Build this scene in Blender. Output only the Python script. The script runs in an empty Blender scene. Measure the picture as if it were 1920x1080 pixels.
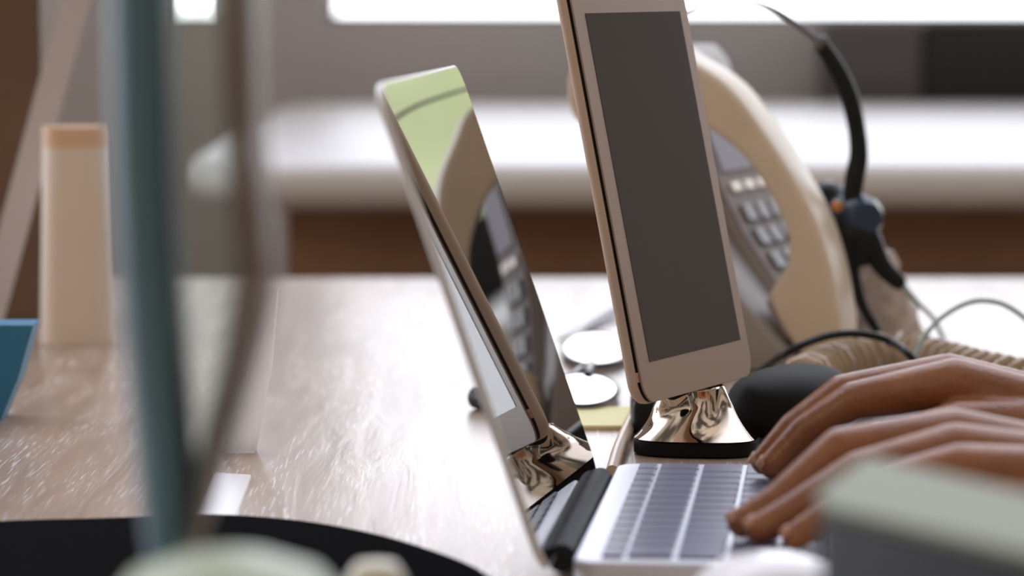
import bpy, bmesh, math, random
from mathutils import Vector, Matrix
random.seed(7)
S = bpy.context.scene
COL = S.collection

# ------------------------------------------------------------------ camera
F, YH, ZC = 6750.0, -47.0, 0.968          # focal length in px of a 1920 px wide frame, row of the horizon, eye height
TH = math.atan((540 - YH) / F)
cd = bpy.data.cameras.new('camera'); cam = bpy.data.objects.new('camera', cd); COL.objects.link(cam)
cam.location = (0, 0, ZC); cam.rotation_euler = (math.pi / 2 - TH, 0, 0)
cd.sensor_width = 36; cd.lens = F / 1920 * 36; cd.clip_start = .05; cd.clip_end = 200
cd.dof.use_dof = True; cd.dof.focus_distance = 1.665; cd.dof.aperture_fstop = 7.7
S.camera = cam

# ------------------------------------------------------------------ world: daylight beyond the windows, dim warm room behind the camera
W = bpy.data.worlds.new('world'); S.world = W; W.use_nodes = True
nt = W.node_tree; nt.nodes.clear()
def N(t, typ, **kw):
    n = t.nodes.new(typ)
    for k, v in kw.items():
        if k.startswith('i_'): n.inputs[k[2:].replace('_', ' ')].default_value = v
        else: setattr(n, k, v)
    return n
tc = N(nt, 'ShaderNodeTexCoord'); sp = N(nt, 'ShaderNodeSeparateXYZ'); nt.links.new(tc.outputs['Generated'], sp.inputs[0])
rampz = N(nt, 'ShaderNodeValToRGB'); cr = rampz.color_ramp
def ramp(cr, stops):
    while len(cr.elements) > 1: cr.elements.remove(cr.elements[-1])
    cr.elements[0].position = stops[0][0]; cr.elements[0].color = (*stops[0][1], 1)
    for p, c in stops[1:]:
        e = cr.elements.new(p); e.color = (*c, 1)
mz = N(nt, 'ShaderNodeMapRange', i_From_Min=-.1, i_From_Max=.9); nt.links.new(sp.outputs['Z'], mz.inputs['Value'])
nt.links.new(mz.outputs[0], rampz.inputs[0])
ramp(cr, [(0, (.6, .6, .65)), (.09, (1.66, 1.67, 1.78)), (.28, (1.84, 1.86, 2.08)), (.42, (1.0, 1.0, 1.12)), (1, (.82, .86, 1.0))])
my0 = N(nt, 'ShaderNodeMapRange', i_From_Min=.10, i_From_Max=.35, interpolation_type='SMOOTHSTEP'); nt.links.new(sp.outputs['Y'], my0.inputs['Value'])
mx0 = N(nt, 'ShaderNodeMapRange', i_From_Min=.715, i_From_Max=.69, interpolation_type='SMOOTHSTEP'); nt.links.new(sp.outputs['X'], mx0.inputs['Value'])
my = N(nt, 'ShaderNodeMath', operation='MULTIPLY'); nt.links.new(my0.outputs[0], my.inputs[0]); nt.links.new(mx0.outputs[0], my.inputs[1])
# trees low down to the right of the view
gx = N(nt, 'ShaderNodeMapRange', i_From_Min=.15, i_From_Max=.19, interpolation_type='SMOOTHSTEP'); nt.links.new(sp.outputs['X'], gx.inputs['Value'])
gw = N(nt, 'ShaderNodeMapRange', i_From_Min=.42, i_From_Max=.36, interpolation_type='SMOOTHSTEP'); nt.links.new(sp.outputs['X'], gw.inputs['Value'])
gz = N(nt, 'ShaderNodeMapRange', i_From_Min=.22, i_From_Max=.16, interpolation_type='SMOOTHSTEP'); nt.links.new(sp.outputs['Z'], gz.inputs['Value'])
gm = N(nt, 'ShaderNodeMath', operation='MULTIPLY'); nt.links.new(gx.outputs[0], gm.inputs[0]); nt.links.new(gz.outputs[0], gm.inputs[1])
gn = N(nt, 'ShaderNodeTexNoise', i_Scale=26.0, i_Detail=4.0); nt.links.new(tc.outputs['Generated'], gn.inputs['Vector'])
gr = N(nt, 'ShaderNodeValToRGB'); ramp(gr.color_ramp, [(.35, (.40, .44, .25)), (.65, (.55, .585, .37))]); nt.links.new(gn.outputs['Fac'], gr.inputs[0])
gx2 = N(nt, 'ShaderNodeMix', data_type='RGBA'); gm2 = N(nt, 'ShaderNodeMath', operation='MULTIPLY'); nt.links.new(gm.outputs[0], gm2.inputs[0]); nt.links.new(gw.outputs[0], gm2.inputs[1]); nt.links.new(gm2.outputs[0], gx2.inputs['Factor']); nt.links.new(rampz.outputs[0], gx2.inputs['A']); nt.links.new(gr.outputs[0], gx2.inputs['B'])
bgA = N(nt, 'ShaderNodeBackground', i_Strength=3.0); nt.links.new(gx2.outputs['Result'], bgA.inputs[0])
bgB = N(nt, 'ShaderNodeBackground', i_Color=(.28, .235, .205, 1), i_Strength=1.5)
rb = N(nt, 'ShaderNodeValToRGB'); rz = N(nt, 'ShaderNodeMapRange', i_From_Min=-1.0, i_From_Max=1.0); nt.links.new(sp.outputs['Z'], rz.inputs['Value']); nt.links.new(rz.outputs[0], rb.inputs[0])
ramp(rb.color_ramp, [(.40, (.07, .052, .040)), (.52, (.165, .135, .11)), (.70, (.29, .256, .225)), (1, (.42, .385, .35))]); rn = N(nt, 'ShaderNodeTexNoise', i_Scale=2.6, i_Detail=2.0); nt.links.new(tc.outputs['Generated'], rn.inputs['Vector'])
rr_ = N(nt, 'ShaderNodeMapRange', i_From_Min=.40, i_From_Max=.60, i_To_Min=.25, i_To_Max=1.75, interpolation_type='SMOOTHSTEP'); nt.links.new(rn.outputs['Fac'], rr_.inputs['Value'])
rv = N(nt, 'ShaderNodeVectorMath', operation='SCALE'); nt.links.new(rb.outputs[0], rv.inputs[0]); nt.links.new(rr_.outputs[0], rv.inputs['Scale']); nt.links.new(rv.outputs[0], bgB.inputs[0])
mx = N(nt, 'ShaderNodeMixShader'); nt.links.new(my.outputs[0], mx.inputs[0])
nt.links.new(bgB.outputs[0], mx.inputs[1]); nt.links.new(bgA.outputs[0], mx.inputs[2])
out = N(nt, 'ShaderNodeOutputWorld'); nt.links.new(mx.outputs[0], out.inputs[0])

la = bpy.data.lights.new('added_warm_fill', 'AREA'); la.shape = 'DISK'; la.size = .35; la.energy = 4; la.color = (1, .58, .25)  # added warm area light behind the camera, for chrome glints and handset warmth
lo_ = bpy.data.objects.new('added_warm_fill', la); COL.objects.link(lo_); lo_.location = (-1.1, -.3, 2.1)
lo_.rotation_euler = (Vector((.2, 1.7, .8)) - Vector(lo_.location)).to_track_quat('-Z', 'Y').to_euler()

vs = S.view_settings; S.display_settings.display_device = 'sRGB'
vs.view_transform = 'Standard'; vs.look = 'None'; vs.gamma = 1; vs.use_curve_mapping = False; vs.exposure = -0.28
try: S.cycles.use_denoising = True; S.cycles.max_bounces = 10; S.cycles.transparent_max_bounces = 16
except Exception: pass

# ------------------------------------------------------------------ geometry of the view: where a sight line meets a surface of the room
CAMP = Vector((0, 0, ZC)); RX = Vector((1, 0, 0)); DV = Vector((0, math.cos(TH), -math.sin(TH))); UV = Vector((0, math.sin(TH), math.cos(TH)))
def ray(x, y): return DV + RX * ((x - 960) / F) - UV * ((y - 540) / F)
def P(x, y, d): return CAMP + ray(x, y) * d
def G(x, y, z=.74):
    r = ray(x, y); return CAMP + r * ((z - ZC) / r.z)
def onplane(x, y, o, n):
    r = ray(x, y); return CAMP + r * ((o - CAMP).dot(n) / r.dot(n))
DT = .74                                     # desk top

# ------------------------------------------------------------------ materials
def mat(name, col, rough=.5, metal=0, spec=.5, coat=0, ior=1.5, noise=None, bump=0, bscale=200, trans=0, alpha=1):
    m = bpy.data.materials.new(name); m.use_nodes = True
    t = m.node_tree; b = t.nodes['Principled BSDF']
    b.inputs['Base Color'].default_value = (*col, 1); b.inputs['Roughness'].default_value = rough
    b.inputs['Metallic'].default_value = metal; b.inputs['Specular IOR Level'].default_value = spec
    b.inputs['Coat Weight'].default_value = coat; b.inputs['IOR'].default_value = ior
    b.inputs['Transmission Weight'].default_value = trans; b.inputs['Alpha'].default_value = alpha
    if noise or bump:
        c = N(t, 'ShaderNodeTexCoord')
    if noise:
        col2, sc = noise
        nz = N(t, 'ShaderNodeTexNoise', i_Scale=sc, i_Detail=4.0); t.links.new(c.outputs['Object'], nz.inputs['Vector'])
        rm = N(t, 'ShaderNodeValToRGB'); ramp(rm.color_ramp, [(.35, col), (.65, col2)])
        t.links.new(nz.outputs['Fac'], rm.inputs[0]); t.links.new(rm.outputs[0], b.inputs['Base Color'])
    if bump:
        nb = N(t, 'ShaderNodeTexNoise', i_Scale=bscale, i_Detail=3.0); t.links.new(c.outputs['Object'], nb.inputs['Vector'])
        bp = N(t, 'ShaderNodeBump', i_Strength=bump, i_Distance=.001); t.links.new(nb.outputs['Fac'], bp.inputs['Height'])
        t.links.new(bp.outputs[0], b.inputs['Normal'])
    return m

def thin_glass(name, tint, gloss=.06, rough=.02):
    m = bpy.data.materials.new(name); m.use_nodes = True; t = m.node_tree; t.nodes.clear()
    a = N(t, 'ShaderNodeBsdfTransparent', i_Color=(*tint, 1)); g = N(t, 'ShaderNodeBsdfGlossy', i_Roughness=rough)
    f = N(t, 'ShaderNodeFresnel', i_IOR=1.45); k = N(t, 'ShaderNodeMath', operation='MULTIPLY'); k.inputs[1].default_value = gloss / .04
    t.links.new(f.outputs[0], k.inputs[0]); k.use_clamp = True
    x = N(t, 'ShaderNodeMixShader'); o = N(t, 'ShaderNodeOutputMaterial')
    t.links.new(k.outputs[0], x.inputs[0]); t.links.new(a.outputs[0], x.inputs[1]); t.links.new(g.outputs[0], x.inputs[2]); t.links.new(x.outputs[0], o.inputs[0])
    return m

def wood_desk():
    m = bpy.data.materials.new('oiled_oak_desk'); m.use_nodes = True; t = m.node_tree; b = t.nodes['Principled BSDF']
    c = N(t, 'ShaderNodeTexCoord'); mp = N(t, 'ShaderNodeMapping'); mp.inputs['Rotation'].default_value = (0, 0, math.radians(9))
    mp.inputs['Scale'].default_value = (1, .09, 1); t.links.new(c.outputs['Object'], mp.inputs['Vector'])
    n1 = N(t, 'ShaderNodeTexNoise', i_Scale=55.0, i_Detail=5.0, i_Distortion=.6); t.links.new(mp.outputs[0], n1.inputs['Vector'])
    r1 = N(t, 'ShaderNodeValToRGB'); ramp(r1.color_ramp, [(.3, (.25, .165, .11)), (.55, (.36, .25, .17)), (.75, (.31, .21, .145))])
    t.links.new(n1.outputs['Fac'], r1.inputs[0])
    mp2 = N(t, 'ShaderNodeMapping'); mp2.inputs['Rotation'].default_value = (0, 0, math.radians(9)); mp2.inputs['Scale'].default_value = (1, .03, 1)
    t.links.new(c.outputs['Object'], mp2.inputs['Vector'])
    n2 = N(t, 'ShaderNodeTexNoise', i_Scale=900.0, i_Detail=2.0, i_Distortion=.05); t.links.new(mp2.outputs[0], n2.inputs['Vector'])
    r2 = N(t, 'ShaderNodeValToRGB'); ramp(r2.color_ramp, [(.55, (0, 0, 0)), (.66, (1, 1, 1))]); t.links.new(n2.outputs['Fac'], r2.inputs[0])
    r3 = N(t, 'ShaderNodeValToRGB'); ramp(r3.color_ramp, [(.42, (0, 0, 0)), (.6, (1, 1, 1))]); t.links.new(n1.outputs['Fac'], r3.inputs[0])
    mu = N(t, 'ShaderNodeMath', operation='MULTIPLY'); t.links.new(r2.outputs[0], mu.inputs[0]); t.links.new(r3.outputs[0], mu.inputs[1])
    mixc = N(t, 'ShaderNodeMix', data_type='RGBA'); t.links.new(mu.outputs[0], mixc.inputs['Factor'])
    t.links.new(r1.outputs[0], mixc.inputs['A']); mixc.inputs['B'].default_value = (.72, .69, .69, 1)
    t.links.new(mixc.outputs['Result'], b.inputs['Base Color'])
    b.inputs['Roughness'].default_value = .32; b.inputs['Specular IOR Level'].default_value = .85
    bp = N(t, 'ShaderNodeBump', i_Strength=.36, i_Distance=.002); t.links.new(n1.outputs['Fac'], bp.inputs['Height']); t.links.new(bp.outputs[0], b.inputs['Normal'])
    return m

def translucent(name, col, k=.5):
    m = bpy.data.materials.new(name); m.use_nodes = True; t = m.node_tree; t.nodes.clear()
    a = N(t, 'ShaderNodeBsdfDiffuse', i_Color=(*col, 1)); b = N(t, 'ShaderNodeBsdfTranslucent', i_Color=(*col, 1)); x = N(t, 'ShaderNodeMixShader'); x.inputs[0].default_value = k
    o = N(t, 'ShaderNodeOutputMaterial'); t.links.new(a.outputs[0], x.inputs[1]); t.links.new(b.outputs[0], x.inputs[2]); t.links.new(x.outputs[0], o.inputs[0])
    return m

M = dict(
    desk=wood_desk(),
    alu=mat('brushed_aluminium', (.86, .86, .87), .45, .2),
    deck=mat('anodised_deck', (.78, .80, .88), .42, .75, bump=.05, bscale=900),
    key=mat('dark_key_plastic', (.13, .14, .24), .33, spec=.7),
    screen=mat('black_screen_glass', (.006, .006, .006), .015, spec=.9, ior=1.75),
    hinge=mat('hinge_black', (.03, .03, .035), .6, spec=.15),
    rubber=mat('black_rubber', (.010, .010, .010), .6, spec=.12),
    white_shell=mat('warm_white_shell', (.60, .455, .345), .4, spec=.3),
    white_glass=mat('warm_white_front', (.37, .265, .195), .30, spec=.2),
    dim_screen=mat('grey_brown_screen', (.042, .033, .028), .12, spec=.35),
    copper=mat('copper', (.8, .45, .32), .3, 1.0),
    chrome=mat('rose_chrome', (.66, .55, .45), .05, 1.0),
    phone=mat('cream_phone_plastic', (.82, .70, .55), .34, noise=((.79, .67, .52), 30)),
    phone_base=mat('grey_phone_plastic', (.36, .33, .32), .45),
    phone_face=mat('pale_phone_face', (.36, .32, .315), .7, spec=.2),
    lcd=mat('pale_lcd', (.42, .42, .50), .6, spec=.2),
    darkkey=mat('phone_key_grey', (.22, .21, .22), .45),
    black=mat('black_plastic', (.012, .013, .015), .35, spec=.22),
    blackblue=mat('blue_black_plastic', (.03, .055, .10), .18),
    orange=mat('orange_plastic', (.75, .32, .08), .4),
    steel=mat('brushed_steel', (.17, .165, .165), .5, .5, spec=.2),
    cord=mat('beige_cord', (.48, .37, .265), .35),
    teal_cable=mat('grey_teal_cable', (.38, .48, .48), .4),
    skin=mat('skin', (.33, .120, .040), .34, spec=.65, noise=((.235, .08, .026), 55), bump=.35, bscale=420),
    nail=mat('fingernail', (.50, .27, .19), .28),
    white=translucent('highlight_white', (.93, .92, .91), .75),
    tabletop=mat('white_laminate', (.92, .92, .94), .4, spec=.4),
    wall=mat('grey_wall_paint', (.74, .72, .76), .8, noise=((.70, .68, .72), 6)),
    brownwood=mat('brown_wood_panel', (.46, .28, .17), .5, noise=((.36, .21, .125), 9)),
    falloff_mid_fab=mat('fabric_falloff_grey', (.13, .125, .13), .8),
    falloff_dark_fab=mat('fabric_falloff_charcoal', (.035, .034, .038), .8),
    candle=mat('cream_wax', (.86, .74, .62), .5),
    rim=mat('amber_wax', (.84, .58, .38), .45),
    file=mat('brown_file_board', (.20, .125, .075), .6, noise=((.16, .10, .06), 12)),
    greystreak=mat('lavender_grey_streak', (.62, .59, .62), .4, .2),
    blue=mat('blue_board', (.03, .20, .38), .5),
    teal=mat('teal_glass_edge', (.11, .21, .26), .4, spec=.4, alpha=.9),
    smoke=mat('brown_glass_edge', (.22, .165, .125), .3, alpha=.74),
    pane=thin_glass('tinted_glass', (.95, .965, .95)),
    window_glass=thin_glass('window_glass', (.97, .98, .97), .04),
    frame=mat('window_frame_paint', (.45, .43, .44), .5),
    matblack=mat('black_leather_mat', (.010, .010, .011), .9, spec=0),
    palegreen=mat('pale_green_glaze', (.50, .57, .44), .4),
    palegreen_board=mat('pale_green_cover', (.245, .27, .205), .6, spec=.15),
    darkbox=mat('dark_slate_box', (.020, .023, .030), .6, spec=.2),
    cream=mat('cream_plastic', (.75, .74, .60), .4),
    mouse=mat('white_gloss_plastic', (.88, .88, .92), .2),
    yellow=mat('pale_yellow_paper', (.82, .78, .42), .7),
    paper_beige=mat('crumpled_beige_paper', (.62, .52, .46), .7),
    floor=mat('brown_floor', (.16, .09, .05), .5),
    charcoal=mat('dark_frame', (.03, .03, .035), .3),
    lens=thin_glass('spectacle_glass', (.93, .93, .96), .1),
    grey_card=mat('grey_lavender_card', (.33, .31, .36), .5),
)

# ------------------------------------------------------------------ mesh helpers
def obj(name, bm, m, parent=None, smooth=True, angle=40):
    bmesh.ops.recalc_face_normals(bm, faces=bm.faces[:])
    me = bpy.data.meshes.new(name); bm.to_mesh(me); bm.free()
    if smooth:
        me.polygons.foreach_set('use_smooth', [True] * len(me.polygons)); me.set_sharp_from_angle(angle=math.radians(angle))
    me.materials.append(m)
    o = bpy.data.objects.new(name, me); COL.objects.link(o)
    if parent: o.parent = parent
    return o
def tag(o, label, cat, group=None):
    o['label'] = label; o['category'] = cat
    if group: o['group'] = group
    return o
def thing(name, label, cat, loc=(0, 0, 0), rot=None, group=None):
    o = bpy.data.objects.new(name, None); COL.objects.link(o); o.empty_display_size = .02
    o.matrix_world = Matrix.Translation(Vector(loc)) @ (rot.to_4x4() if rot else Matrix.Identity(4))
    return tag(o, label, cat, group)
def struct(o): o['kind'] = 'structure'; return o
def frame(o, x, y, z):
    """matrix with the given axes"""
    m = Matrix.Identity(3); m.col[0] = x; m.col[1] = y; m.col[2] = z; return m
def bx(bm, lo, hi, bev=0, seg=3):
    v = [bm.verts.new((x, y, z)) for z in (lo[2], hi[2]) for y in (lo[1], hi[1]) for x in (lo[0], hi[0])]
    fs = [(0, 1, 3, 2), (4, 6, 7, 5), (0, 4, 5, 1), (2, 3, 7, 6), (0, 2, 6, 4), (1, 5, 7, 3)]
    faces = [bm.faces.new([v[i] for i in f]) for f in fs]
    if bev:
        es = list({e for f in faces for e in f.edges})
        bmesh.ops.bevel(bm, geom=es, offset=bev, segments=seg, profile=.5, affect='EDGES')
    return bm
def box(lo, hi, bev=0, seg=3): return bx(bmesh.new(), lo, hi, bev, seg)
def catmull(pts, n=8, closed=False):
    pts = [Vector(p) for p in pts]; L = len(pts); o = []
    rng = range(L) if closed else range(L - 1)
    for i in rng:
        if closed: a, b, c, d = pts[i - 1], pts[i], pts[(i + 1) % L], pts[(i + 2) % L]
        else: a, b, c, d = pts[max(i - 1, 0)], pts[i], pts[i + 1], pts[min(i + 2, L - 1)]
        for k in range(n):
            t = k / n
            o.append(.5 * ((2 * b) + (c - a) * t + (2 * a - 5 * b + 4 * c - d) * t * t + (3 * b - a - 3 * c + d) * t ** 3))
    if not closed: o.append(pts[-1])
    return o
def tube(bm, pts, rad, seg=12, flat=1.0, caps=True):
    pts = [Vector(p) for p in pts]; n = len(pts)
    rs = rad if hasattr(rad, '__len__') else [rad] * n
    if len(rs) != n: rs = [rs[min(int(i / (n - 1) * (len(rs) - 1)), len(rs) - 2)] * (1 - (i / (n - 1) * (len(rs) - 1) - min(int(i / (n - 1) * (len(rs) - 1)), len(rs) - 2))) + rs[min(int(i / (n - 1) * (len(rs) - 1)), len(rs) - 2) + 1] * (i / (n - 1) * (len(rs) - 1) - min(int(i / (n - 1) * (len(rs) - 1)), len(rs) - 2)) for i in range(n)]
    prev = None; rings = []
    for i, p in enumerate(pts):
        t = (pts[min(i + 1, n - 1)] - pts[max(i - 1, 0)]).normalized()
        if prev is None:
            a = Vector((0, 1, 0)) if abs(t.y) < .8 else Vector((0, 0, 1))
            u = (a - t * a.dot(t)).normalized()
        else: u = (prev - t * prev.dot(t)).normalized()
        prev = u; v = t.cross(u)
        rings.append([bm.verts.new(p + (u * math.cos(2 * math.pi * k / seg) + v * math.sin(2 * math.pi * k / seg) * flat) * rs[i]) for k in range(seg)])
    for a, b in zip(rings, rings[1:]):
        for k in range(seg): bm.faces.new((a[k], a[(k + 1) % seg], b[(k + 1) % seg], b[k]))
    if caps: bm.faces.new(rings[0][::-1]); bm.faces.new(rings[-1])
    return bm
def lathe(bm, prof, seg=48, c=(0, 0, 0), sx=1, sy=1):
    """profile of (radius, height) round a vertical axis"""
    rings = []
    for r, z in prof:
        if r < 1e-6: rings.append([bm.verts.new((c[0], c[1], c[2] + z))])
        else: rings.append([bm.verts.new((c[0] + sx * r * math.cos(2 * math.pi * k / seg), c[1] + sy * r * math.sin(2 * math.pi * k / seg), c[2] + z)) for k in range(seg)])
    for a, b in zip(rings, rings[1:]):
        for k in range(seg):
            k2 = (k + 1) % seg
            if len(a) == 1 and len(b) == 1: continue
            if len(a) == 1: bm.faces.new((a[0], b[k2], b[k]))
            elif len(b) == 1: bm.faces.new((a[k], a[k2], b[0]))
            else: bm.faces.new((a[k], a[k2], b[k2], b[k]))
    for r in (rings[0], rings[-1]):
        if len(r) > 1: bm.faces.new(r)
    return bm
def prism(bm, poly, ext, bev=0, seg=3):
    """closed outline (3-D points in one plane) pushed along ext; rims rounded by bev"""
    ext = Vector(ext); a = [bm.verts.new(p) for p in poly]; b = [bm.verts.new(Vector(p) + ext) for p in poly]; n = len(a)
    f1 = bm.faces.new(a); f2 = bm.faces.new(b[::-1]); rim = list(f1.edges) + list(f2.edges)
    for i in range(n): bm.faces.new((a[i], b[i], b[(i + 1) % n], a[(i + 1) % n]))
    bmesh.ops.recalc_face_normals(bm, faces=bm.faces[:])
    if bev: bmesh.ops.bevel(bm, geom=rim, offset=bev, segments=seg, profile=.5, affect='EDGES', clamp_overlap=True)
    return bm
def rrect(w, h, r, n=8, z=0, cx=0, cy=0):
    o = []
    for sx, sy, a0 in ((1, 1, 0), (-1, 1, 90), (-1, -1, 180), (1, -1, 270)):
        for k in range(n + 1):
            a = math.radians(a0 + 90 * k / n)
            o.append(Vector((cx + sx * (w / 2 - r) + r * math.cos(a), cy + sy * (h / 2 - r) + r * math.sin(a), z)))
    return o
def loft(bm, secs, caps=True):
    rings = [[bm.verts.new(p) for p in s] for s in secs]; n = len(rings[0])
    for a, b in zip(rings, rings[1:]):
        for k in range(n): bm.faces.new((a[k], a[(k + 1) % n], b[(k + 1) % n], b[k]))
    if caps: bm.faces.new(rings[0][::-1]); bm.faces.new(rings[-1])
    return bm

# ================================================================== the setting
YW = 4.92                                                     # back wall
def xw(px, y=YW): return (px - 960) / F * y
zs = ZC - YW * (40 - YH) / F                                  # window bottom
x1a, x1b, x2a, x2b = xw(292), xw(412), xw(612), 3.2  # narrow first window is added, standing for the large window's refraction in glass
bm = bmesh.new()
bx(bm, (-3, YW, 0), (3.6, YW + .2, zs)); bx(bm, (-3, YW, zs), (x1a, YW + .2, 2.7)); bx(bm, (x1b, YW, zs), (x2a, YW + .2, 2.7))
bx(bm, (x2b, YW, zs), (3.6, YW + .2, 2.7)); bx(bm, (-3, YW, 2.55), (3.6, YW + .2, 2.75))
struct(obj('wall_back', bm, M['wall'], smooth=False))
struct(obj('floor', box((-3, -.8, -.05), (3.6, YW + .2, 0)), M['floor'], smooth=False))
for i, (a, b) in enumerate(((x1a, x1b), (x2a, x2b))):
    w = struct(obj('window_%d' % (i + 1), box((a, YW + .09, zs), (b, YW + .094, 2.55)), M['window_glass'], smooth=False))
    bm = bmesh.new(); t = .008
    bx(bm, (a, YW + .07, zs), (b, YW + .12, zs + t)); bx(bm, (a, YW + .07, 2.55 - t), (b, YW + .12, 2.55))
    bx(bm, (a, YW + .07, zs), (a + t, YW + .12, 2.55)); bx(bm, (b - t, YW + .07, zs), (b, YW + .12, 2.55))
    obj('window_frame', bm, M['frame'], w, smooth=False)

# the desk: an oak board that carries everything, ending 2.7 m away
desk = thing('desk', 'wide pale oak desk with flecked grain carrying the laptop and tablet', 'desk', (0, 1.7, 0))
obj('desk_top', box((-1.25, -1.2, DT - .03), (1.35, 1.013, DT), .002, 2), M['desk'], desk)
for x in (-1.15, 1.25):
    for y in (-1.1, .9): obj('leg', box((x - .03, y - .03, 0), (x + .03, y + .03, DT - .03), .003), M['hinge'], desk)

# ================================================================== the far white table under the window
zt = .8005
d0 = 3.2; xl = (312 - 960) / F * d0
ft = thing('side_table', 'long white table with rounded end standing below the window', 'table', (0, 3.9, 0))
pl = []
r = .10
for k in range(13):
    a = math.radians(180 + 90 * k / 12); pl.append(Vector((xl + r * 1.2 + r * 1.2 * math.cos(a), -.7 + r * 2 + r * 2 * math.sin(a), zt)))
pl += [Vector((2.4, -.7, zt)), Vector((2.4, .85, zt))]
for k in range(13):
    a = math.radians(90 + 90 * k / 12); pl.append(Vector((xl + r * 1.2 + r * 1.2 * math.cos(a), .85 - r * 2 + r * 2 * math.sin(a), zt)))
obj('table_top', prism(bmesh.new(), pl, (0, 0, -.042), .0205, 6), M['tabletop'], ft)
obj('front_panel', box((xl + .1, -.58, .12), (2.3, -.56, zt - .042)), M['brownwood'], ft, smooth=False)
obj('side_panel', box((xl + .1, -.56, 0), (xl + .13, .8, zt - .042)), M['brownwood'], ft, smooth=False)
obj('side_panel', box((2.27, -.56, 0), (2.3, .8, zt - .042)), M['brownwood'], ft, smooth=False)
# dark padded bench back standing behind that table, at right
bench = thing('bench', 'padded bench back, toned grey to charcoal for the light falloff, running along the wall under the window', 'bench', (0, 0, 0))
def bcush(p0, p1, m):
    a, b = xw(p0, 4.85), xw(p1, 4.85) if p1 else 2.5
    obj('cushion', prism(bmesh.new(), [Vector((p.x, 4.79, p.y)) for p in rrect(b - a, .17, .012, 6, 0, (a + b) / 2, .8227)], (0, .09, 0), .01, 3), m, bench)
bcush(1535, 1720, M['falloff_mid_fab']); bcush(1722, None, M['falloff_dark_fab'])  # the two fabric tones paint in the light falling off to the right
obj('support', box((.9, 4.80, 0), (2.4, 4.86, .76)), M['falloff_dark_fab'], bench, smooth=False)

# ================================================================== laptop
zl = DT + .012
hf, hn = G(1117, 868, zl), G(1022, 1052, zl)
wv = (hf - hn).normalized(); LW = (hf - hn).length; dep = Vector((wv.y, -wv.x, 0)); UP = Vector((0, 0, 1))
lap = thing('laptop', 'slim open silver laptop with a black mirror-like screen under the two hands', 'laptop', (hn.x, hn.y, DT), frame(None, dep, wv, UP))
DD = .205
bm = bmesh.new(); o_ = rrect(DD - .010, LW, .010, 8, 0, .010 + (DD - .010) / 2, LW / 2)
loft(bm, [[Vector((p.x, p.y, .0)) for p in rrect(DD - .018, LW - .008, .009, 8, 0, .010 + (DD - .010) / 2, LW / 2)],
          [Vector((p.x, p.y, .005)) for p in o_], [Vector((p.x, p.y, .0112)) for p in o_],
          [Vector((p.x, p.y, .012)) for p in rrect(DD - .0115, LW - .0015, .0095, 8, 0, .010 + (DD - .010) / 2, LW / 2)]])
obj('base', bm, M['deck'], lap, angle=30)
bm = bmesh.new(); tube(bm, [Vector((.0035, .034, .0075)), Vector((.0035, LW - .022, .0075))], .0055, 16); obj('hinge', bm, M['hinge'], lap)
kb = obj('keyboard', box((.0185, .006, .0119), (.1265, LW - .006, .01215)), M['deck'], lap, smooth=False)
def key(x0, x1, y0, y1):
    bm = bmesh.new(); loft(bm, [rrect(x1 - x0, y1 - y0, .0016, 4, .01205, (x0 + x1) / 2, (y0 + y1) / 2), rrect(x1 - x0, y1 - y0, .0016, 4, .0132, (x0 + x1) / 2, (y0 + y1) / 2),
                                rrect(x1 - x0 - .0008, y1 - y0 - .0008, .0014, 4, .0135, (x0 + x1) / 2, (y0 + y1) / 2)])
    obj('key', bm, M['key'], kb, angle=30)
span0, span1 = .0075, LW - .0075
def row(x0, x1, widths):
    tot = sum(widths); y = span1; g = .0022
    for w in widths:
        wd = (span1 - span0) * w / tot; key(x0, x1, y - wd + g / 2, y - g / 2); y -= wd
row(.0203, .0283, [1] * 14)
row(.0299, .0466, [1] * 13 + [1.5])
row(.0486, .0656, [1.5] + [1] * 13)
row(.0676, .0846, [1.75] + [1] * 11 + [1.75])
row(.0866, .1036, [2.25] + [1] * 10 + [2.25])
row(.1056, .1226, [1, 1, 1, 1.25, 5, 1.25, 1, 1, 1, 1])
obj('trackpad', prism(bmesh.new(), rrect(.062, .11, .004, 5, .0119, .166, LW / 2), (0, 0, .0003)), M['deck'], lap, smooth=False)
# the lid: leans away from the typist
LA = math.radians(19.1); LH = .187
lv = Vector((-math.sin(LA), 0, math.cos(LA))); lnrm = Vector((math.cos(LA), 0, math.sin(LA))); lo = Vector((0, 0, .012))
def lidpts(pts, off): return [lo + Vector((0, 1, 0)) * p.x + lv * p.y + lnrm * off for p in pts]
LB = -.004
def lr(inset, r): return rrect(LW - 2 * inset, LH - LB - 2 * inset, r - inset, 8, 0, LW / 2, (LH + LB) / 2)
bm = loft(bmesh.new(), [lidpts(lr(.003, .012), -.0038), lidpts(lr(.0006, .012), -.0030), lidpts(lr(0, .012), -.0020), lidpts(lr(0, .012), -.0006), lidpts(lr(.0006, .012), -.0001)])
lid = obj('lid', bm, M['alu'], lap, angle=35)
bm = prism(bmesh.new(), lidpts(lr(.0010, .012), -.0005), lnrm * .0005)
obj('screen', bm, M['screen'], lid, smooth=False)

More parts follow.
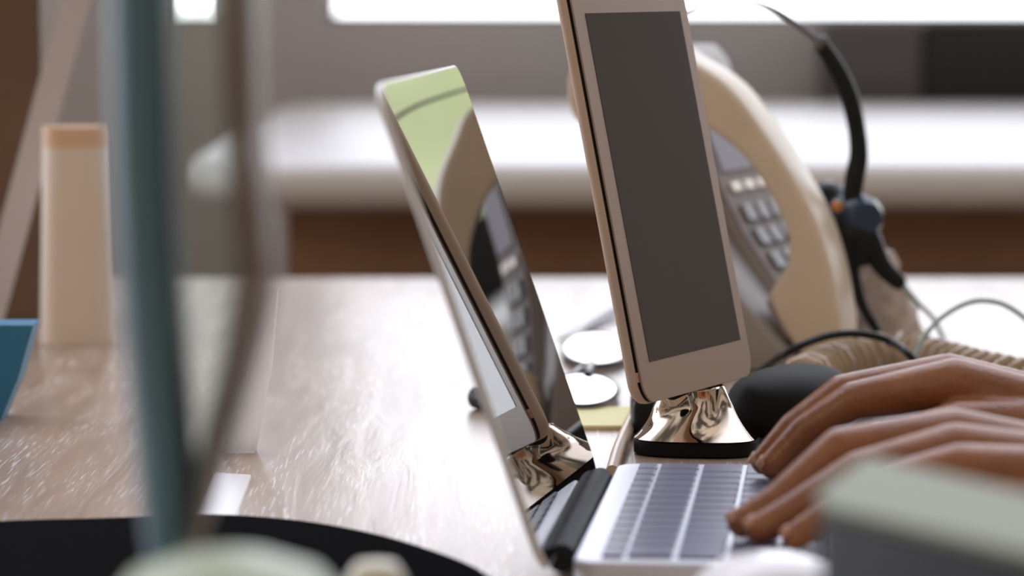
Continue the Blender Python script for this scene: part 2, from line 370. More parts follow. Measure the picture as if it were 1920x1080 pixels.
# ================================================================== tablet on its chrome stand
AU = math.radians(25.4); u = Vector((math.sin(AU), math.cos(AU), 0)); nh = Vector((math.cos(AU), -math.sin(AU), 0))
BE = math.radians(11.6); tn = nh * math.cos(BE) + UP * math.sin(BE); tu = UP * math.cos(BE) - nh * math.sin(BE)
TW, THH = .134, .201
tl = P(1211, 759, 1.638)                                       # near lower corner of the front
tab = thing('tablet', 'white tablet standing upright on a chrome stand with its dark blank screen facing out', 'tablet', tl, frame(None, u, tu, tn))
def tr(inset, r, z): return rrect(TW - 2 * inset, THH - 2 * inset, max(r - inset, .001), 8, z, TW / 2, THH / 2)
bm = loft(bmesh.new(), [tr(.004, .011, -.0085), tr(.0016, .011, -.0080), tr(.0004, .011, -.0068), tr(0, .011, -.005), tr(0, .011, -.0024)])
obj('back_shell', bm, M['white_shell'], tab, angle=50)
bm = loft(bmesh.new(), [tr(.0006, .011, -.0024), tr(.0006, .011, -.0008)]); obj('gasket', bm, M['rubber'], tab, angle=40)
bm = loft(bmesh.new(), [tr(.0002, .011, -.0008), tr(.0002, .011, -.00015), tr(.0004, .011, 0)]); obj('front_bezel', bm, M['white_glass'], tab, angle=30)
bm = prism(bmesh.new(), [Vector(p) for p in ((.0125, .0185, -.0001), (TW - .0095, .0185, -.0001), (TW - .0095, .181, -.0001), (.0125, .181, -.0001))], (0, 0, .0003)); obj('screen', bm, M['dim_screen'], tab, smooth=False)
bm = box((-.0003, .0105, -.0023), (.0008, .0150, -.0009), .0003, 2); obj('copper_tab', bm, M['copper'], tab)
# the stand
sc = G(1306, 848)
st = thing('tablet_stand', 'twisted polished chrome stand on a black rubber foot below the tablet', 'stand', sc, Matrix.Rotation(math.radians(-9), 3, 'Z'))
def sup(a, b, e, rot, z, n=72, cx=0, cy=0):
    o = []
    for k in range(n):
        t = 2 * math.pi * k / n; c, s = math.cos(t), math.sin(t)
        x = a * math.copysign(abs(c) ** (2 / e), c); y = b * math.copysign(abs(s) ** (2 / e), s)
        o.append(Vector((cx + x * math.cos(rot) - y * math.sin(rot), cy + x * math.sin(rot) + y * math.cos(rot), z)))
    return o
bm = loft(bmesh.new(), [sup(.0285, .023, 2.8, 0, 0), sup(.0298, .0243, 2.8, 0, .001), sup(.0298, .0243, 2.8, 0, .0066), sup(.029, .0235, 2.8, 0, .0072)]); obj('foot', bm, M['rubber'], st, angle=40)
secs = []
for i in range(25):
    t = i / 24; z = .0072 + .0225 * t; s = .0295 - .0148 * (1 - (1 - t) ** 2.5) ; b = s * (.82 + .1 * t)
    lobe = lambda t, p: .17 * min(t * 1.6, 1) * (1 - .55 * max(t - .6, 0) / .4) * math.cos(4 * math.atan2(p.y, p.x) + .6 - 3.6 * t)
    lob = lambda pts: [Vector((p.x * (1 + lobe(t, p)), p.y * (1 + lobe(t, p)), p.z)) for p in pts]
    if i == 0: secs.append(sup(s - .0006, b - .0006, 2.9, 0, z, 120))
    secs.append(lob(sup(s, b, 2.9 + 1.2 * math.sin(math.pi * t), math.radians(62) * t ** 1.2, z + .0006 + (.0015 * t), 120, cx=-.0025 * t)))
zt_ = secs[-1][0].z
last = secs[-1]; secs.append([Vector((p.x * .93, p.y * .93, zt_ + .0007)) for p in last]); secs.append([Vector((p.x * .7, p.y * .7, zt_ + .0004)) for p in last])
obj('flared_body', loft(bmesh.new(), secs), M['chrome'], st, angle=55)
bm = bmesh.new(); Rm = st.matrix_world.inverted()
hook = tl + u * (TW / 2) + tu * .013 - tn * .0088
tube(bm, [Vector((-.001, 0, zt_ - .001)), Vector((-.001, 0, zt_ + .003)), Rm @ (tl + u * (TW / 2) + tu * .002 - tn * .0145), Rm @ (hook - tn * .0028)], [.006, .005, .005, .006], 16)
obj('neck', bm, M['rubber'], st)
bm = bmesh.new(); tube(bm, [Rm @ (hook - tn * .003), Rm @ hook], .013, 32); obj('mount_disc', bm, M['rubber'], st)

# ================================================================== desk telephone
AP = math.radians(21); pu = Vector((math.sin(AP), math.cos(AP), 0)); ps = Vector((math.cos(AP), -math.sin(AP), 0))
po = G(1508, 700)
tel = thing('desk_telephone', 'grey steep-faced desk telephone behind the tablet and under its handset', 'telephone', po, frame(None, ps, pu, UP))
Pinv = tel.matrix_world.inverted()
def ph(x, y, off=0):
    """point of the phone's profile plane in phone axes"""
    q = Pinv @ onplane(x, y, po + pu * off, pu); return Vector((q.x, off, q.z))
prof = [ph(1508, 700), ph(1448, 625), ph(1388, 545), ph(1330, 455), ph(1282, 360), ph(1240, 250), ph(1200, 120), ph(1175, 92), ph(1140, 92), ph(1128, 120), ph(1150, 260), ph(1185, 450)]
prof.append(Vector((ph(1215, 700).x, 0, 0)))
prof[0].z = 0
PW = .172
rec = [prof[0].copy()] + [ph(x, y) for x, y in ((1446, 632), (1382, 556), (1318, 470), (1262, 375), (1222, 275), (1165, 262), (1160, 300), (1185, 450))] + [prof[-1].copy()]
VR = .060
bm = prism(bmesh.new(), rec, (0, VR, 0), .003, 3)
prism(bm, [p + Vector((0, VR, 0)) for p in prof], (0, PW - VR, 0), .004, 3)
obj('body', bm, M['phone_base'], tel, angle=50)
face = [prof[i].copy() for i in range(0, 7)]
def fpt(t, v, off=0):
    k = t * (len(face) - 1); i = min(int(k), len(face) - 2); a, b = face[i], face[i + 1]; q = a.lerp(b, k - i); d = (b - a).normalized(); n = Vector((d.z, 0, -d.x))
    if n.x < 0: n = -n
    return Vector((q.x, v, q.z)) + n * off
bm = bmesh.new(); vs_ = [[[bm.verts.new(fpt(t / 24, v, o)) for t in range(1, 24)] for v in (VR + .004, PW - .006)] for o in (-.001, .0016)]
A, B = vs_
for i in range(22):
    bm.faces.new((B[0][i], B[0][i + 1], B[1][i + 1], B[1][i])); bm.faces.new((A[0][i], A[0][i + 1], B[0][i + 1], B[0][i])); bm.faces.new((A[1][i], A[1][i + 1], B[1][i + 1], B[1][i]))
    bm.faces.new((A[0][i], A[0][i + 1], A[1][i + 1], A[1][i]))
bm.faces.new((A[0][0], A[1][0], B[1][0], B[0][0])); bm.faces.new((A[0][-1], A[1][-1], B[1][-1], B[0][-1]))
obj('face_plate', bm, M['phone_face'], tel)
def plate(name, t0, t1, v0, v1, m, h=.003):
    bm = bmesh.new(); a = [bm.verts.new(fpt(t, v, .0012)) for t, v in ((t0, v0), (t1, v0), (t1, v1), (t0, v1))]; b = [bm.verts.new(fpt(t, v, h)) for t, v in ((t0, v0), (t1, v0), (t1, v1), (t0, v1))]
    bm.faces.new(a); bm.faces.new(b)
    for i in range(4): bm.faces.new((a[i], a[(i + 1) % 4], b[(i + 1) % 4], b[i]))
    return obj(name, bm, m, tel, smooth=False)
plate('display', .70, .86, .075, .155, M['lcd'])
for r_ in range(4):
    for c_ in range(3): plate('key', .28 + .085 * r_, .335 + .085 * r_, .078 + c_ * .026, .096 + c_ * .026, M['darkkey'], .0045)
for c_ in range(3): plate('line_button', .635, .665, .078 + c_ * .026, .096 + c_ * .026, M['phone'], .004)

# handset lying along the near side of the phone
hu = .010
hp = [ph(x, y, hu) for x, y in ((1062, 185), (1068, 125), (1105, 92), (1170, 78), (1240, 82), (1285, 108), (1360, 158), (1424, 238), (1478, 322), (1522, 402), (1550, 482), (1566, 560), (1574, 630), (1570, 684), (1545, 692), (1520, 688),
                                (1475, 632), (1442, 566), (1448, 538), (1472, 500), (1477, 462), (1468, 420), (1436, 355), (1388, 290), (1322, 240), (1250, 216), (1205, 218), (1180, 238), (1120, 245), (1078, 225))]
hp = catmull(hp, 5, True)
mn = min(p.z for p in hp)
if mn < .002: hp = [Vector((p.x, p.y, max(p.z, .002))) for p in hp]
hs = thing('telephone_handset', 'curved cream telephone handset arching over the grey desk telephone', 'telephone handset', po, frame(None, ps, pu, UP))
obj('handle', prism(bmesh.new(), hp, (0, .042, 0), .012, 5), M['phone'], hs, angle=50)
bm = prism(bmesh.new(), catmull([ph(1478, 628, .016), ph(1446, 566, .016), ph(1437, 572, .016), ph(1470, 634, .016)], 2, True), (0, .034, 0), .001, 2); obj('mouthpiece', bm, M['phone_face'], hs)

# ================================================================== headset hung over the telephone
hd = 2.13
def H(x, y, d=hd): return P(x, y, d)
he = thing('headset', 'black and steel telephone headset hung up behind the cream handset', 'headset', H(1600, 420))
Hi = he.matrix_world.inverted()
def hl(pts): return [Hi @ H(*p) for p in pts]
bm = bmesh.new(); tube(bm, catmull(hl([(1200, 62), (1236, 42), (1283, 24), (1340, 6), (1395, 2), (1450, 18), (1500, 50), (1543, 84)]), 6), [.0022, .0022, .0024, .0028, .0035, .0042, .0052], 14, .45); obj('headband', bm, M['steel'], he)
bm = bmesh.new(); tube(bm, hl([(1530, 73), (1536, 79), (1543, 86)]), [.004, .0058, .0054], 14); obj('slider', bm, M['steel'], he)
bm = bmesh.new(); tube(bm, catmull(hl([(1538, 82), (1568, 128), (1592, 180), (1606, 240), (1610, 290), (1603, 330), (1598, 372), (1600, 400)]), 6), [.0048, .0054, .0056, .0052, .0056, .0060, .0056, .005], 16); obj('arm', bm, M['black'], he)
bm = bmesh.new(); c0 = H(1606, 408); tube(bm, hl([(1575, 400, 2.15), (1582, 401, 2.147), (1598, 404, 2.14), (1622, 408, 2.125), (1628, 409, 2.12)]), [.008, .0125, .0135, .0125, .009], 24); obj('ear_housing', bm, M['blackblue'], he)
bm = bmesh.new(); tube(bm, hl([(1540, 372, 2.165), (1548, 374, 2.16), (1560, 378, 2.155), (1574, 386, 2.15)]), [.008, .0115, .0115, .008], 24); obj('ear_cushion', bm, M['black'], he)
bm = bmesh.new(); tube(bm, hl([(1568, 386, 2.128), (1572, 387, 2.125)]), [.0033, .0030], 12); obj('orange_dot', bm, M['orange'], he)
bm = bmesh.new(); tube(bm, catmull(hl([(1592, 400), (1600, 440), (1610, 475), (1616, 500)]), 6), [.008, .0125, .0095, .004], 16); obj('yoke', bm, M['black'], he)
bm = bmesh.new(); tube(bm, catmull(hl([(1618, 420), (1634, 460), (1655, 500), (1684, 528), (1694, 536)]), 6), [.007, .0075, .006, .005, .0028], 14); obj('microphone_boom', bm, M['black'], he)
bm = bmesh.new(); tube(bm, catmull(hl([(1596, 470), (1604, 530), (1618, 575), (1640, 612), (1668, 655, 2.16), (1690, 672, 2.14)]), 6), [.004, .0034, .003, .003], 10); obj('ear_hook', bm, M['black'], he)
zt2 = DT + .0016
def gl(pts, z=DT + .0016): return [Hi @ (G(x, y, z)) for x, y in pts]
bm = bmesh.new(); tube(bm, catmull(hl([(1690, 532), (1720, 568, 2.13), (1752, 600, 2.15)]) + [Hi @ G(1775, 652)], 6), [.0022, .0015, .0015], 10); obj('cable', bm, M['teal_cable'], he)

# beige coil cord lying on the desk from the handset, and other leads
def helix(path, R, wire, pitch, seg=6, turn=9):
    pts = catmull(path, 30); L = [0]
    for a, b in zip(pts, pts[1:]): L.append(L[-1] + (b - a).length)
    tot = L[-1]; n = int(tot / pitch * turn); res = []; j = 0; prev = None
    for i in range(n + 1):
        s = tot * i / n
        while j < len(L) - 2 and L[j + 1] < s: j += 1
        f = (s - L[j]) / max(L[j + 1] - L[j], 1e-9); p = pts[j].lerp(pts[j + 1], f); t = (pts[j + 1] - pts[j]).normalized()
        a = prev if prev else Vector((0, 0, 1)); uu = (a - t * a.dot(t)).normalized(); prev = uu; v = t.cross(uu); ang = 2 * math.pi * i / turn
        res.append(p + (uu * math.cos(ang) + v * math.sin(ang)) * R)
    return tube(bmesh.new(), res, wire, seg)
cz = DT + .0128
tag(obj('coiled_cord', helix([G(1500, 716, cz), G(1545, 692, cz), G(1610, 672, cz), G(1690, 664, cz), G(1765, 680, cz), G(1850, 702, cz), G(1950, 722, cz), G(2060, 735, cz)], .0108, .0027, .0135), M['cord']),
    'beige coiled telephone cord lying on the desk behind the farther hand', 'cord')
bm = bmesh.new(); tube(bm, catmull([G(1380, 770), G(1420, 705, .745), P(1475, 662, 1.96), P(1545, 632, 1.97), P(1610, 626, 1.98), P(1670, 640, 1.98), P(1710, 672, 1.96), G(1740, 725)], 8), .0022, 10)
tag(obj('black_cable', bm, M['black']), 'black cable arching over the beige coiled cord', 'cable')
bm = bmesh.new(); tube(bm, catmull([G(1690, 740), P(1712, 672, 1.98), P(1748, 612, 1.99), P(1800, 574, 2.0), P(1850, 564, 2.0), P(1905, 584, 2.0), P(1990, 660, 2.0), G(2040, 700)], 8), .0014, 10)
tag(obj('thin_cable', bm, M['teal_cable']), 'thin grey-teal lead looping up above the coiled cord', 'cable')
# crumpled beige paper standing beside the handset
bm = bmesh.new(); secs = []
for i in range(14):
    t = i / 13; c = P(1642 + 26 * t, 468 + 175 * t, 2.19); w = .010 + .013 * t; s = []
    for k in range(20):
        a = 2 * math.pi * k / 20; rr = w * (1 + .22 * math.sin(5 * a + i * 1.7) * random.uniform(.3, 1)); s.append(c + Vector((rr * math.cos(a), .8 * rr * math.sin(a), random.uniform(-.001, .001))))
    secs.append(s)
zb = min(p.z for p in secs[-1])
secs[-1] = [Vector((p.x, p.y, DT + .0005)) for p in secs[-1]]
tag(obj('crumpled_paper', loft(bm, secs), M['paper_beige'], angle=20), 'twist of crumpled beige paper standing behind the headset cable', 'paper')

# black things behind the chrome stand
def blob(c, a, b, h, e=2.6, rot=0, n=16):
    secs = []
    for i in range(n + 1):
        t = -math.pi / 2 + math.pi * i / n; k = max(math.cos(t), 0.02) ** .7; z = h / 2 * (1 + math.copysign(abs(math.sin(t)) ** .8, t))
        secs.append([Vector((c[0], c[1], c[2])) + p for p in sup(a * k, b * k, e, rot, z, 40)])
    return loft(bmesh.new(), secs)
c = G(1480, 815)
tag(obj('black_case', blob((c.x, c.y, DT), (.0235), .052, .034, 2.5, math.radians(-26)), M['rubber']), 'black rounded leather case on the desk between the chrome stand and the farther hand', 'case')
c = G(1232, 812)
tag(obj('charger_block', box((c.x - .013, c.y - .02, DT), (c.x + .03, c.y + .02, DT + .020), .004), M['black']), 'small black charger block peeking out on the left behind the chrome stand', 'charger')
bm = bmesh.new(); z = DT + .004
tube(bm, catmull([G(1215, 740, z), G(1192, 775, z), G(1172, 815, z), G(1158, 850, z), G(1148, 885, z)], 8), .0032, 12)
tag(obj('white_cable', bm, M['cord']), 'thick beige cable curving across the desk between laptop and chrome stand', 'cable')
bm = prism(bmesh.new(), [G(1062, 770), G(1200, 770), G(1195, 806), G(1052, 806)], (0, 0, .0022), .0003, 1)
tag(obj('sticky_notes', bm, M['yellow']), 'pale yellow pad of sticky notes lying behind the laptop screen', 'notepad')
# spectacles and a grey card between lid and tablet
gc = G(1105, 660)
sg = thing('eyeglasses', 'dark-rimmed spectacles lying on the desk between laptop screen and tablet', 'eyeglasses', gc)
gi = sg.matrix_world.inverted()
def ell(x, y, a, b, z): return [gi @ (G(x + a * math.cos(2 * math.pi * k / 28), y + b * math.sin(2 * math.pi * k / 28), z)) for k in range(28)]
for x, y, a, b in ((1118, 655, 62, 30), (1092, 732, 66, 30)):
    e = ell(x, y, a, b, DT + .004); e.append(e[0].copy()); bm = bmesh.new(); tube(bm, e, .0014, 8, caps=False); rim_ = obj('rim', bm, M['charcoal'], sg)
    bm = prism(bmesh.new(), ell(x, y, a - 2, b - 1, DT + .0035), (0, 0, .0012)); obj('lens', bm, M['lens'], rim_)
bm = bmesh.new(); tube(bm, [gi @ G(1108, 682, DT + .004), gi @ G(1106, 692, DT + .006), gi @ G(1102, 704, DT + .004)], .0028, 10); obj('bridge', bm, M['charcoal'], sg)
for p in (((1056, 650), (1100, 612), (1190, 560)), ((1040, 730), (1090, 690), (1210, 640))):
    bm = bmesh.new(); tube(bm, [gi @ G(x, y, DT + .003) for x, y in p], .0018, 8); obj('temple', bm, M['charcoal'], sg)
bm = prism(bmesh.new(), [G(1046, 640), G(1175, 562), G(1182, 598), G(1080, 630)], (0, 0, .0015))
tag(obj('grey_card', bm, M['grey_card'], smooth=False), 'grey lavender card lying flat on the desk behind the spectacles', 'card')
bm = bmesh.new(); tube(bm, [G(890, 744, DT + .006), G(894, 745, DT + .006), G(938, 752, DT + .006), G(942, 753, DT + .006)], [.003, .006, .006, .003], 14)
tag(obj('pen_cap', bm, M['black']), 'small black pen cap poking out behind the near edge of the laptop lid', 'pen cap')

# ================================================================== the typist's hands
def arm_mesh(fingers, caps_, voxel):
    bm = bmesh.new()
    def cap(a, b, ra, rb, n=10, seg=18):
        a, b = Vector(a), Vector(b); t = b - a; L = t.length; t.normalize()
        ax = Vector((0, 0, 1)) if abs(t.z) < .8 else Vector((0, 1, 0)); uu = (ax - t * ax.dot(t)).normalized(); v = t.cross(uu)
        pr = [(-ra * math.cos(k * math.pi / 12), ra * math.sin(k * math.pi / 12)) for k in range(1, 6)] + [(0, ra), (L, rb)] + [(L + rb * math.sin(k * math.pi / 12), rb * math.cos(k * math.pi / 12)) for k in range(1, 6)]
        loft(bm, [[a + t * s + (uu * math.cos(2 * math.pi * k / seg) + v * math.sin(2 * math.pi * k / seg)) * r for k in range(seg)] for s, r in pr])
    for f in fingers:
        for (a, ra), (b, rb) in zip(f, f[1:]): cap(a, b, ra, rb)
    for a, b, ra, rb in caps_: cap(a, b, ra, rb)
    me = bpy.data.meshes.new('tmp'); bm.to_mesh(me); bm.free()
    o = bpy.data.objects.new('tmp', me); COL.objects.link(o)
    m = o.modifiers.new('r', 'REMESH'); m.mode = 'VOXEL'; m.voxel_size = voxel; m.use_smooth_shade = True
    s = o.modifiers.new('s', 'SMOOTH'); s.iterations = 9; s.factor = .5
    dg = bpy.context.evaluated_depsgraph_get(); dg.update()
    res = bpy.data.meshes.new_from_object(o.evaluated_get(dg)); bpy.data.objects.remove(o); bpy.data.meshes.remove(me)
    res.polygons.foreach_set('use_smooth', [True] * len(res.polygons))
    return res
person = thing('person', 'person seen only as two bare brown hands typing on the laptop from the right', 'person', P(2100, 800, 1.47) * 1)
pinv = person.matrix_world.inverted()
def hand(tips, wrist, elbow, thumb, voxel=.00115):
    fingers, caps_ = [], []; nails = []
    wc, wr = wrist
    for jt in tips:
        pts = [(pinv @ P(x, y, d), r) for x, y, d, r in jt]
        fingers.append(pts)
        caps_.append((pts[-1][0], pinv @ wc[len(fingers) - 1], pts[-1][1], wr))
        # knuckle bump at the middle joint
        nails.append((pts[0][0], pts[1][0], pts[0][1]))
        # palm pad below each metacarpal
        caps_.append((pts[-1][0] + Vector((.012, 0, -.011)), pinv @ wc[len(fingers) - 1] + Vector((0, 0, -.003)), .0105, wr))
    fingers.append([(pinv @ P(x, y, d), r) for x, y, d, r in thumb])
    caps_.append((pinv @ P(*thumb[-1][:3]), pinv @ wc[1], .013, wr * .9))
    w0 = pinv @ ((wc[0] + wc[3]) / 2); e0 = pinv @ elbow
    for dy, rz, ra, rb in ((-.012, -.003, .017, .034), (-.006, -.001, .0185, .037), (0, 0, .019, .039), (.006, -.001, .0185, .037), (.012, -.003, .017, .034)): caps_.append((w0 + Vector((0, dy, rz)), e0 + Vector((0, dy * 1.0, 0)), ra, rb))
    me = arm_mesh(fingers, caps_, voxel); me.materials.append(M['skin'])
    o = bpy.data.objects.new('hand', me); COL.objects.link(o); o.parent = person
    for tip, dip, r in nails:
        d = (tip - dip).normalized(); up = Vector((0, 0, 1)); n = (up - d * up.dot(d)).normalized(); sd = d.cross(n)
        bm = bmesh.new(); secs = []
        for i in range(7):
            t = i / 6; w = r * .68 * (1 - .35 * abs(2 * t - 1) ** 3)
            secs.append([tip + d * (r * .85 * t - r * .05) * 1.0 + sd * (w * q) + n * (r * (1.0 - .16 * t ** 2 - .28 * q * q) + h) for q, h in ((-1, -.0006), (-.5, .0003), (0, .0005), (.5, .0003), (1, -.0006), (0, -.0012))])
        obj('fingernail', loft(bm, secs), M['nail'], o)
    return o
# farther hand (the right one): index nearest the camera, thumb tucked below
hand([[(1448, 872, 1.527, .0061), (1510, 807, 1.527, .0071), (1600, 752, 1.527, .0084), (1790, 721, 1.527, .0115)],
      [(1433, 865, 1.541, .0061), (1489, 803, 1.541, .0073), (1580, 739, 1.543, .0086), (1778, 712, 1.546, .0115)],
      [(1462, 858, 1.555, .0059), (1515, 812, 1.557, .0070), (1600, 748, 1.560, .0082), (1785, 718, 1.566, .0110)],
      [(1520, 855, 1.566, .0052), (1560, 815, 1.570, .0061), (1625, 762, 1.574, .0072), (1795, 730, 1.584, .0100)]],
     ([P(2120, 808, 1.535), P(2120, 800, 1.545), P(2120, 800, 1.556), P(2115, 806, 1.567)], .0125), P(3050, 670, 1.58),
     [(1600, 868, 1.500, .0078), (1690, 830, 1.503, .0092), (1800, 800, 1.512, .0115), (1960, 800, 1.525, .0130)])
# nearer hand (the left one): little finger nearest the camera
hand([[(1424, 967, 1.388, .0060), (1495, 925, 1.390, .0070), (1600, 856, 1.394, .0083), (1795, 828, 1.405, .0112)],
      [(1392, 980, 1.370, .0062), (1462, 938, 1.371, .0072), (1574, 843, 1.375, .0086), (1788, 820, 1.386, .0115)],
      [(1424, 992, 1.353, .0060), (1492, 957, 1.354, .0071), (1608, 886, 1.357, .0083), (1792, 846, 1.366, .0110)],
      [(1490, 1006, 1.337, .0052), (1548, 968, 1.338, .0062), (1640, 912, 1.340, .0073), (1800, 880, 1.346, .0100)]],
     ([P(2150, 905, 1.405), P(2150, 898, 1.395), P(2150, 898, 1.383), P(2145, 905, 1.37)], .0125), P(3150, 745, 1.42),
     [(1560, 940, 1.412, .0080), (1660, 925, 1.415, .0094), (1790, 905, 1.412, .0115), (1960, 898, 1.405, .0130)])

# ================================================================== left side
gd = .90
def V(x, y, d=gd): return P(x, y, d)
gv = thing('glass_vase', 'tall clear glass vase with a dark teal edge standing blurred at the left', 'vase', Vector((V(330, 1050).x, V(330, 1050).y, DT)))
gvi = gv.matrix_world.inverted()
LE = [(262, -120), (268, 200), (282, 520), (306, 800), (318, 960), (324, 1060)]       # teal side
RE = [(452, -120), (458, 200), (476, 440), (478, 540), (448, 690), (412, 820), (372, 960), (345, 1060)]  # smoky side
bm = bmesh.new(); tube(bm, catmull([gvi @ V(*p) for p in LE], 5), [.018, .018, .0172, .0162, .0152, .013], 20, .47); obj('teal_edge', bm, M['teal'], gv)
bm = bmesh.new(); tube(bm, catmull([gvi @ V(*p) for p in RE], 5), [.018, .0175, .017, .0165, .015, .014, .012, .008], 20, .31); obj('smoky_edge', bm, M['smoke'], gv)
def sheet(dd, name):
    bm = bmesh.new(); n = 14; rows = []
    L_ = catmull([gvi @ V(*p, gd + dd) for p in LE], 6); R_ = catmull([gvi @ V(*p, gd + dd) for p in RE], 6)
    A_ = [L_[int(i * (len(L_) - 1) / n)] for i in range(n + 1)]; B_ = [R_[int(i * (len(R_) - 1) / n)] for i in range(n + 1)]
    off = Vector((0, .0012, 0))
    va = [[bm.verts.new(p) for p in A_], [bm.verts.new(p) for p in B_], [bm.verts.new(p + off) for p in B_], [bm.verts.new(p + off) for p in A_]]
    for q in range(4):
        for i in range(n): bm.faces.new((va[q][i], va[q][i + 1], va[(q + 1) % 4][i + 1], va[(q + 1) % 4][i]))
    bm.faces.new([va[q][0] for q in range(4)]); bm.faces.new([va[q][-1] for q in range(4)])
    obj(name, bm, M['pane'], gv, smooth=False)
sheet(-.0145, 'glass_wall'); sheet(.0135, 'glass_wall')
b0 = gvi @ V(334, 1052)
bm = lathe(bmesh.new(), [(0, 0), (.028, 0), (.028, .002), (.006, .006), (.0035, .02), (.0035, b0.z - .01), (.006, b0.z), (0, b0.z + .002)], 36, (b0.x, b0.y, 0)); obj('stem_and_foot', bm, M['teal'], gv)

# things further back on the left of the desk
c = G(146, 640); pxm = F / c.y
cn = thing('candle', 'tall cream pillar candle with amber rim seen past the teal glass edge', 'candle', c)
hgt = 405 / pxm; rc = 66 / pxm
obj('wax', lathe(bmesh.new(), [(0, 0), (rc * 1.08, 0), (rc * 1.05, .02), (rc, hgt * .5), (rc * .95, hgt - .006), (rc * .9, hgt - .003), (0, hgt - .004)], 40), M['candle'], cn)
obj('rim', lathe(bmesh.new(), [(rc * .80, hgt - .012), (rc * .97, hgt - .012), (rc * .96, hgt), (rc * .80, hgt)], 40), M['rim'], cn)
c = G(-40, 612)
mf = thing('magazine_file', 'upright brown magazine file at the far left of the desk', 'file holder', c)
px = F / c.y
w2 = 122 / px
obj('panel', box((-w2, 0, 0), (w2, .004, .30)), M['file'], mf, smooth=False); obj('panel', box((-w2, .10, 0), (w2, .104, .30)), M['file'], mf, smooth=False)
obj('panel', box((-w2, .004, 0), (-w2 + .004, .10, .30)), M['file'], mf, smooth=False); obj('panel', box((w2 - .004, .004, 0), (w2, .10, .22)), M['file'], mf, smooth=False)
obj('bottom', box((-w2 + .004, .004, 0), (w2 - .004, .10, .004)), M['file'], mf, smooth=False)
bm = bmesh.new(); a = G(-30, 632); b = P(165, -90, a.y + .03)
n_ = (b - a).normalized(); sdv = n_.cross(Vector((0, 1, 0))).normalized()
prism(bm, [a + sdv * .009, a - sdv * .009, b - sdv * .009, b + sdv * .009], (0, .002, 0))  # pale strip added in place of the glass's other edge and its refracted brightness
tag(obj('glass_edge_streak', bm, M['greystreak'], smooth=False), 'pale grey strip before the brown magazine file, standing in for a glass edge', 'glass_edge_streak')
c = G(0, 790)
bm = prism(bmesh.new(), [Vector((c.x - .07, c.y, DT)), Vector((c.x, c.y, DT)), Vector((P(28, 715, c.y).x, c.y, P(28, 715, c.y).z)), Vector((P(58, 612, c.y).x, c.y, P(58, 612, c.y).z)), Vector((c.x - .07, c.y, P(40, 612, c.y).z))], (0, .03, 0), .001, 2)
tag(obj('blue_folder', bm, M['blue'], smooth=False), 'deep blue folder standing on its edge below the candle at far left', 'folder')
# white pieces shaped as the bright reflections on the vase's tapered side
c = G(445, 850)
def cpt(x, y, dy=0): q = onplane(x, y, Vector((0, c.y, 0)), Vector((0, 1, 0))); return Vector((q.x, c.y + dy, q.z))
bm = bmesh.new()
p3 = [cpt(520, 542), cpt(498, 615), cpt(412, 846), cpt(478, 852), cpt(508, 690)]
p3[2].z = p3[3].z = DT
tag(obj('glass_highlight', prism(bm, p3, (0, .012, 0), .0008, 2), M['white'], smooth=False), 'tall pointed white piece standing in for the bright reflection on the smoky vase edge', 'card')
bm = prism(bmesh.new(), [G(404, 890), G(470, 894), G(440, 976), G(366, 976)], (0, 0, .001))
tag(obj('low_glass_highlight', bm, M['mouse'], smooth=False), 'flat white piece standing in for the lower end of the vase reflection', 'paper')

# black mat, pale green pot, bottle cap, mouse, box with notebook in the foreground
edge = catmull([G(x, y) for x, y in ((-260, 1008), (0, 990), (200, 984), (380, 978), (480, 981), (600, 994), (720, 1018), (830, 1052), (905, 1085), (950, 1130), (940, 1200))], 6)
poly = [Vector((p.x, p.y, DT)) for p in edge] + [Vector((.0, 1.02, DT)), Vector((-.10, .80, DT)), Vector((edge[0].x, .80, DT))]
tag(obj('desk_mat', prism(bmesh.new(), poly, (0, 0, .003), .0006, 1), M['matblack'], angle=30), 'black leather desk mat with a curved far edge under the glass vase', 'desk mat')
c = P(420, 1042, .84); hp_ = c.z - DT - .003
pot = thing('lidded_pot', 'pale green ceramic pot with lid blurred at the bottom edge of the view', 'pot', (c.x, .84, DT + .003))
obj('body', lathe(bmesh.new(), [(0, 0), (.018, 0), (.026, .012), (.029, .035), (.029, hp_ - .024), (.026, hp_ - .016), (0, hp_ - .016)], 40), M['palegreen'], pot)
obj('lid', lathe(bmesh.new(), [(0, hp_ - .016), (.028, hp_ - .016), (.028, hp_ - .012), (.022, hp_ - .005), (.010, hp_ - .001), (0, hp_)], 40), M['palegreen'], pot)
c = P(702, 1060, 1.05)
cb = thing('small_bottle', 'small cream bottle with domed cap near the right end of the black mat', 'bottle', (c.x, 1.05, DT + .003))
hb = c.z - DT - .003
obj('body', lathe(bmesh.new(), [(0, 0), (.011, 0), (.012, .002), (.012, hb - .022), (.007, hb - .016), (0, hb - .016)], 28), M['cream'], cb)
obj('cap', lathe(bmesh.new(), [(.0, hb - .016), (.0086, hb - .016), (.0088, hb - .005), (.006, hb - .001), (0, hb)], 28), M['cream'], cb)
c = P(1465, 1042, 1.17)
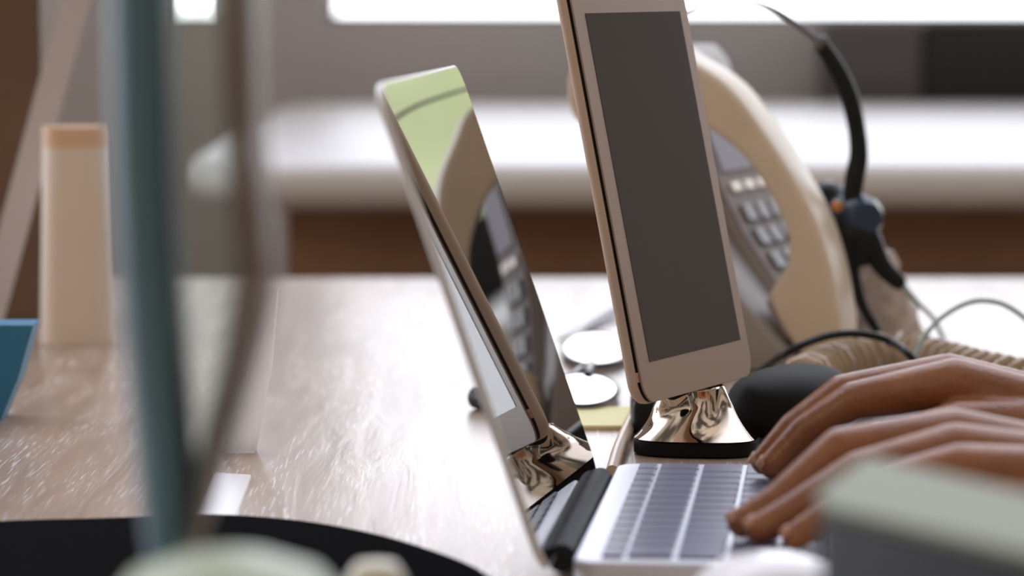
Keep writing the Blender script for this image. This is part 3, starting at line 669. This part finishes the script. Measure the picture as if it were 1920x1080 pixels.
ms = thing('computer_mouse', 'glossy white computer mouse at the near side of the laptop', 'mouse', (c.x, 1.17, DT))
hm = c.z - DT
def mouse():
    secs = []
    for i in range(15):
        t = -1 + 2 * i / 14; k = max(1 - abs(t) ** 3.2, .004) ** .5; secs.append([Vector((math.cos(a) * .029 * k - .006 * t, t * .03, (hm * .97 * (.35 + .65 * k)) * max(math.sin(a), 0) ** .45)) for a in [math.pi * j / 20 for j in range(21)]])
    return loft(bmesh.new(), secs)
obj('shell', mouse(), M['mouse'], ms)
obj('scroll_wheel', tube(bmesh.new(), [Vector((-.002, .018, hm * .8)), Vector((.002, .018, hm * .8))], .005, 20), M['black'], ms)
# dark box with a pale green notebook on it, close to the lens on the right
d1 = .84
a = P(1535, 952, d1 + .02); zb2 = a.z
q = [P(1540, 958, 1)] 
def GZ(x, y): return G(x, y, zb2)
c4 = [GZ(1530, 900), GZ(1560, 962), GZ(1960, 1050), GZ(2060, 930), GZ(1900, 905), GZ(1640, 846)]
quad = [GZ(1532, 922), GZ(1555, 948), GZ(1990, 1050), GZ(2300, 1010), GZ(1625, 855)]
low = [Vector((p.x, p.y, DT)) for p in quad]
ctr = sum(quad, Vector()) / len(quad)
tag(obj('storage_box', prism(bmesh.new(), [Vector((ctr.x + (p.x - ctr.x) * .97, ctr.y + (p.y - ctr.y) * .97, DT)) for p in quad], (0, 0, zb2 - DT - .0022), .002, 2), M['darkbox'], angle=30), 'dark slate storage box close to the lens at the lower right', 'box')
nb = thing('notebook', 'pale green notebook lying on top of the dark slate box', 'notebook', (ctr.x, ctr.y, zb2 - .0022))
loc = [Vector((p.x - ctr.x, p.y - ctr.y, 0)) for p in quad]
obj('cover', prism(bmesh.new(), [p + Vector((0, 0, .0016)) for p in loc], (0, 0, .0006)), M['palegreen_board'], nb, smooth=False)
obj('pages', prism(bmesh.new(), [p * .985 + Vector((0, 0, .0006)) for p in loc], (0, 0, .001)), M['palegreen_board'], nb, smooth=False)
obj('cover', prism(bmesh.new(), loc, (0, 0, .0006)), M['palegreen_board'], nb, smooth=False)
